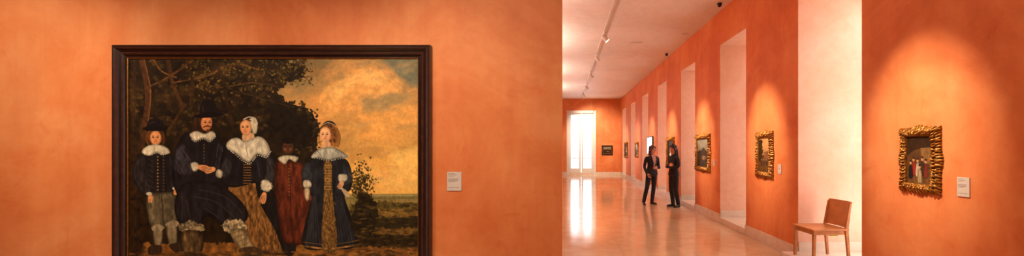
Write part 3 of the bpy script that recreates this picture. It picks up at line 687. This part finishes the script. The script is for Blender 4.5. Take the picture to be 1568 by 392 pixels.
def hand(B,w,d,n,thumb,lab,k=1.0,curl=(.25,.5,.45)):
    w=Vector(w); d=Vector(d).normalized(); n=Vector(n); n=(n-d*n.dot(d)).normalized(); a=d.cross(n)
    if a.dot(Vector(thumb))<0: a=-a
    B.loft([w-d*.03*k,w,w+d*.045*k,w+d*.085*k],[(.026*k,.019*k),(.026*k,.018*k),(.038*k,.016*k),(.038*k,.013*k)],lab,side=a)
    for off,L_ in ((.029,.068),(.0098,.078),(-.0098,.072),(-.028,.056)):
        p=w+d*.084*k+a*off*k; ang=0; pts=[p-d*.015*k,p]
        for q,c in zip((.45,.32,.25),curl):
            ang+=c; p=p+(d*math.cos(ang)+n*math.sin(ang)+a*off*1.5*(.4 if q>.4 else 0))*L_*q*k; pts.append(p)
        B.loft(pts,[.0085*k,.0088*k,.0085*k,.0078*k,.0065*k],lab,n=10)
    p=w+d*.02*k+a*.026*k; pts=[p]
    for q,ang in ((.035,.75),(.03,.5),(.025,.3)):
        p=p+(d*math.cos(ang)+a*math.sin(ang)+n*.35).normalized()*q*k; pts.append(p)
    B.loft(pts,[.014*k,.011*k,.0095*k,.0075*k],lab,n=10)
def head(B,c,hairlen,labs,rot):
    sk,ha,ey,li,br,wh=labs
    R=Matrix.Rotation(rot,4,'Z'); c=Vector(c)
    T=lambda x,y,z: c+R@Vector((x,y,z))
    ax=R@Vector((1,0,0))
    B.loft([T(0,.01,-.07),T(0,.005,-.02),T(0,.0,.03)],[(.050,.052),(.048,.052),(.050,.056)],sk,side=ax)
    B.loft([T(0,-.052,-.002),T(0,-.035,.02),T(0,-.012,.06),T(0,.0,.10),T(0,.004,.145),T(0,.008,.18),T(0,.01,.195)],
           [(.026,.022),(.046,.050),(.062,.078),(.070,.092),(.072,.094),(.058,.074),(.034,.045)],sk,side=ax,n=24)
    B.loft([T(0,-.088,.118),T(0,-.101,.092),T(0,-.110,.072),T(0,-.098,.066)],[.006,.008,.010,.007],sk,n=10)
    for s_ in (-1,1):
        B.loft([T(s_*.072,.012,.07),T(s_*.078,.016,.09),T(s_*.076,.02,.118)],[(.006,.012),(.008,.016),(.007,.016)],sk,side=ax,n=10)
        B.loft([T(s_*.040,-.085,.112),T(s_*.030,-.088,.112),T(s_*.020,-.087,.112)],[(.004,.004),(.006,.0045),(.004,.004)],wh,n=8)
        B.ell(T(s_*.030,-.0925,.112),(.0055,.0045,.0055),ey)
        B.loft([T(s_*.046,-.083,.128),T(s_*.03,-.092,.132),T(s_*.016,-.092,.129)],[.003,.004,.0035],br,n=8)
    B.loft([T(-.020,-.082,.044),T(0,-.090,.045),T(.020,-.082,.044)],[.004,.0075,.004],li,n=10)
    B.loft([T(0,.045,.03),T(0,.040,.08),T(0,.032,.12),T(0,.020,.16),T(0,.004,.195),T(0,.004,.215)],
           [(.070,.055),(.081,.068),(.086,.082),(.084,.094),(.070,.090),(.045,.06)],ha,side=ax,n=24)
    for s_ in (-1,1):
        B.loft([T(s_*.012,-.070,.195),T(s_*.045,-.070,.178),T(s_*.070,-.045,.150),T(s_*.082,-.018,.11),T(s_*.083,.01,.05),T(s_*.082,.02,.0-hairlen*.4)],[.020,.022,.02,.018,.02,.022],ha)
        if hairlen>0: B.loft([T(s_*.05,.06,.1),T(s_*.065,.065,.0),T(s_*.07,.075,-hairlen*.6),T(s_*.045,.08,-hairlen)],[.045,.045,.04,.02],ha)
    B.loft([T(0,.07,.12),T(0,.085,.0),T(0,.095,-hairlen*.6),T(0,.095,-hairlen)],[(.06,.04),(.07,.04),(.07,.032),(.04,.02)],ha,side=ax)
def join(name,parts,mats,loc,rz,scale=1):
    V=[];Fc=[];L=[]
    for v,f,l in parts:
        b0=len(V); V+=v; Fc+=[tuple(i+b0 for i in q) for q in f]; L+=l
    o=mkobj(name,V,Fc,mats,L,None,True); o.location=loc; o.rotation_euler=(0,0,rz); o.scale=(scale,)*3
    return o
skinm=simple('skin',L4(206,142,108),.5,0,.06); hairb=simple('brown_hair',L4(74,40,26),.45,0,.3,60,.2); hairk=simple('black_hair',L4(22,17,16),.4,0,.3,60,.2)
jack=simple('black_jacket',L4(30,28,34),.75,0,.2,30,.2); trou=simple('dark_trousers',L4(32,29,32),.8,0,.2,25,.2)
shirt=simple('pale_blouse',L4(206,156,146),.7,0,.06); shoe=simple('black_leather',L4(20,18,18),.35); lip=simple('lips',L4(170,78,70),.4); iris=simple('iris',L4(40,26,20),.2); wht=simple('eye_white',L4(200,190,182),.3)
mats1=[jack,trou,skinm,hairb,shirt,shoe,lip,iris,wht]
mats2=[jack,trou,skinm,hairk,shirt,shoe,lip,iris,wht]
def foot(B,a,ang,lab=5,up=0):
    a=Vector(a); d=Vector((math.sin(ang),-math.cos(ang),0)); s_=Vector((math.cos(ang),math.sin(ang),0))
    z=.036
    g=lambda t,h: Vector((a.x,a.y,0))+d*t+Vector((0,0,h+up))
    B.loft([g(-.045,z+.004),g(0,z+.006),g(.06,z),g(.12,.031),g(.165,.026)],[(.032,.038),(.035,.042),(.038,.036),(.043,.029),(.03,.022)],lab,side=s_)
    B.loft([a,g(-.005,.05)],[.040,.036],lab)
def torso(B,px=0,lean=0):
    C=[];R=[]
    for z,rx,ry,y in ((.865,.186,.136,.0),(.90,.184,.134,.0),(.96,.172,.124,.0),(1.03,.150,.110,-.0),(1.10,.138,.102,-.005),(1.19,.150,.112,-.012),(1.27,.162,.116,-.01),(1.34,.160,.098,.0),(1.385,.115,.075,.005),(1.43,.060,.058,.008)):
        t=(z-.9)/.5; C.append((px+lean*t,y,z)); R.append((rx,ry))
    n0=len(B.v); B.loft(C,R,0,side=(1,0,0),n=28)
    for i in range(n0,len(B.v)):        # flat jacket hem
        if B.v[i].z<.855: B.v[i].z=.855+(B.v[i].z-.855)*.06
B=Body(); torso(B,0,.02)
B.loft([(0,.0,.90),(0,.005,.96)],[(.15,.11),(.15,.11)],1,side=(1,0,0))
B.loft([(-.085,0,.90),(-.12,-.01,.72),(-.175,-.03,.50),(-.215,-.01,.30),(-.255,.01,.10)],[.090,.080,.062,.060,.052],1)
B.loft([(.08,0,.90),(.075,-.01,.72),(.06,-.015,.50),(.045,.0,.30),(.03,.02,.10)],[.090,.080,.062,.060,.052],1)
foot(B,(-.257,.012,.09),-.35); foot(B,(.03,.022,.09),.2)
B.loft([(-.13,.0,1.35),(-.175,.0,1.325),(-.205,.01,1.21),(-.225,.02,1.09),(-.230,-.05,.98),(-.215,-.11,.905)],[.042,.049,.047,.041,.040,.034],0)
B.loft([(.16,.0,1.35),(.20,.0,1.32),(.235,.02,1.20),(.26,.03,1.10),(.19,-.10,1.06),(.09,-.165,1.06)],[.042,.049,.047,.043,.040,.034],0)
B.loft([(-.055,-.075,1.41),(-.065,-.105,1.34),(-.04,-.125,1.24),(.0,-.128,1.14)],[.012,.022,.02,.008],0); B.loft([(.075,-.075,1.41),(.085,-.105,1.34),(.055,-.125,1.24),(.01,-.128,1.14)],[.012,.022,.02,.008],0)
def ov1(l,c,n):
    if l==0 and c.z>1.10 and n.y<-.1 and abs(c.x-.01)<.014+(c.z-1.10)*.19 and c.y<-.04: return 4
    return l
p1=B.mesh(.007,2,ov1)
B=Body(); hand(B,(-.212,-.118,.895),(.15,-.5,-.85),(.8,-.1,.1),(0,-1,.3),2); hand(B,(.085,-.168,1.06),(-1,-.25,-.02),(0,.9,-.2),(0,0,1),2)
p2=B.mesh(.0035,1)
B=Body(); head(B,(.022,-.01,1.465),.0,(2,3,7,6,3,8),math.radians(18)); p3=B.mesh(.004,1)
o=join('standing_woman',[p1,p2,p3],mats1,(2.52,12.25,.0),math.radians(22),1.0)
B=Body(); torso(B,0,0)
B.loft([(0,.0,.90),(0,.005,.96)],[(.15,.11),(.15,.11)],1,side=(1,0,0))
B.loft([(-.08,0,.90),(-.085,-.012,.72),(-.09,-.02,.50),(-.09,.01,.30),(-.09,.03,.10)],[.092,.084,.066,.062,.054],1)
B.loft([(.08,0,.90),(.09,.0,.72),(.10,-.0,.50),(.11,.03,.30),(.12,.06,.10)],[.092,.084,.066,.062,.054],1)
foot(B,(-.09,.032,.09),-.15); foot(B,(.12,.062,.09),.3)
B.loft([(-.14,.0,1.35),(-.18,.0,1.32),(-.205,.01,1.21),(-.21,-.01,1.10),(-.11,-.14,1.12),(.05,-.18,1.14)],[.042,.050,.047,.044,.041,.034],0)
B.loft([(.14,.0,1.35),(.18,.0,1.32),(.205,.01,1.21),(.21,-.01,1.10),(.12,-.16,1.09),(-.02,-.205,1.09)],[.042,.050,.047,.044,.041,.034],0)
p1=B.mesh(.007,2)
B=Body(); hand(B,(.06,-.182,1.14),(1,.0,.1),(0,.9,-.2),(0,0,1),2); hand(B,(-.03,-.208,1.09),(-1,.25,.15),(0,.9,-.1),(0,0,1),2)
p2=B.mesh(.0035,1)
B=Body(); head(B,(0,-.015,1.465),.24,(2,3,7,6,3,8),math.radians(5)); p3=B.mesh(.004,1)
join('standing_woman',[p1,p2,p3],mats2,(3.02,11.7,.0),math.radians(-72),1.015)
# ---------------------------------------------------------------- world, camera
w=bpy.data.worlds.new('World'); scene.world=w; w.use_nodes=True
bg=w.node_tree.nodes['Background']; bg.inputs[0].default_value=(.88,.93,1,1); bg.inputs[1].default_value=5
cam=bpy.data.cameras.new('Camera'); cam.sensor_fit='HORIZONTAL'; cam.sensor_width=36; cam.lens=36*F/1568
cam.shift_x=-80/1568; cam.shift_y=31/1568; cam.clip_start=.05
co=bpy.data.objects.new('Camera',cam); COL.objects.link(co); co.location=(0,0,H); co.rotation_euler=(math.pi/2,0,0)
scene.camera=co
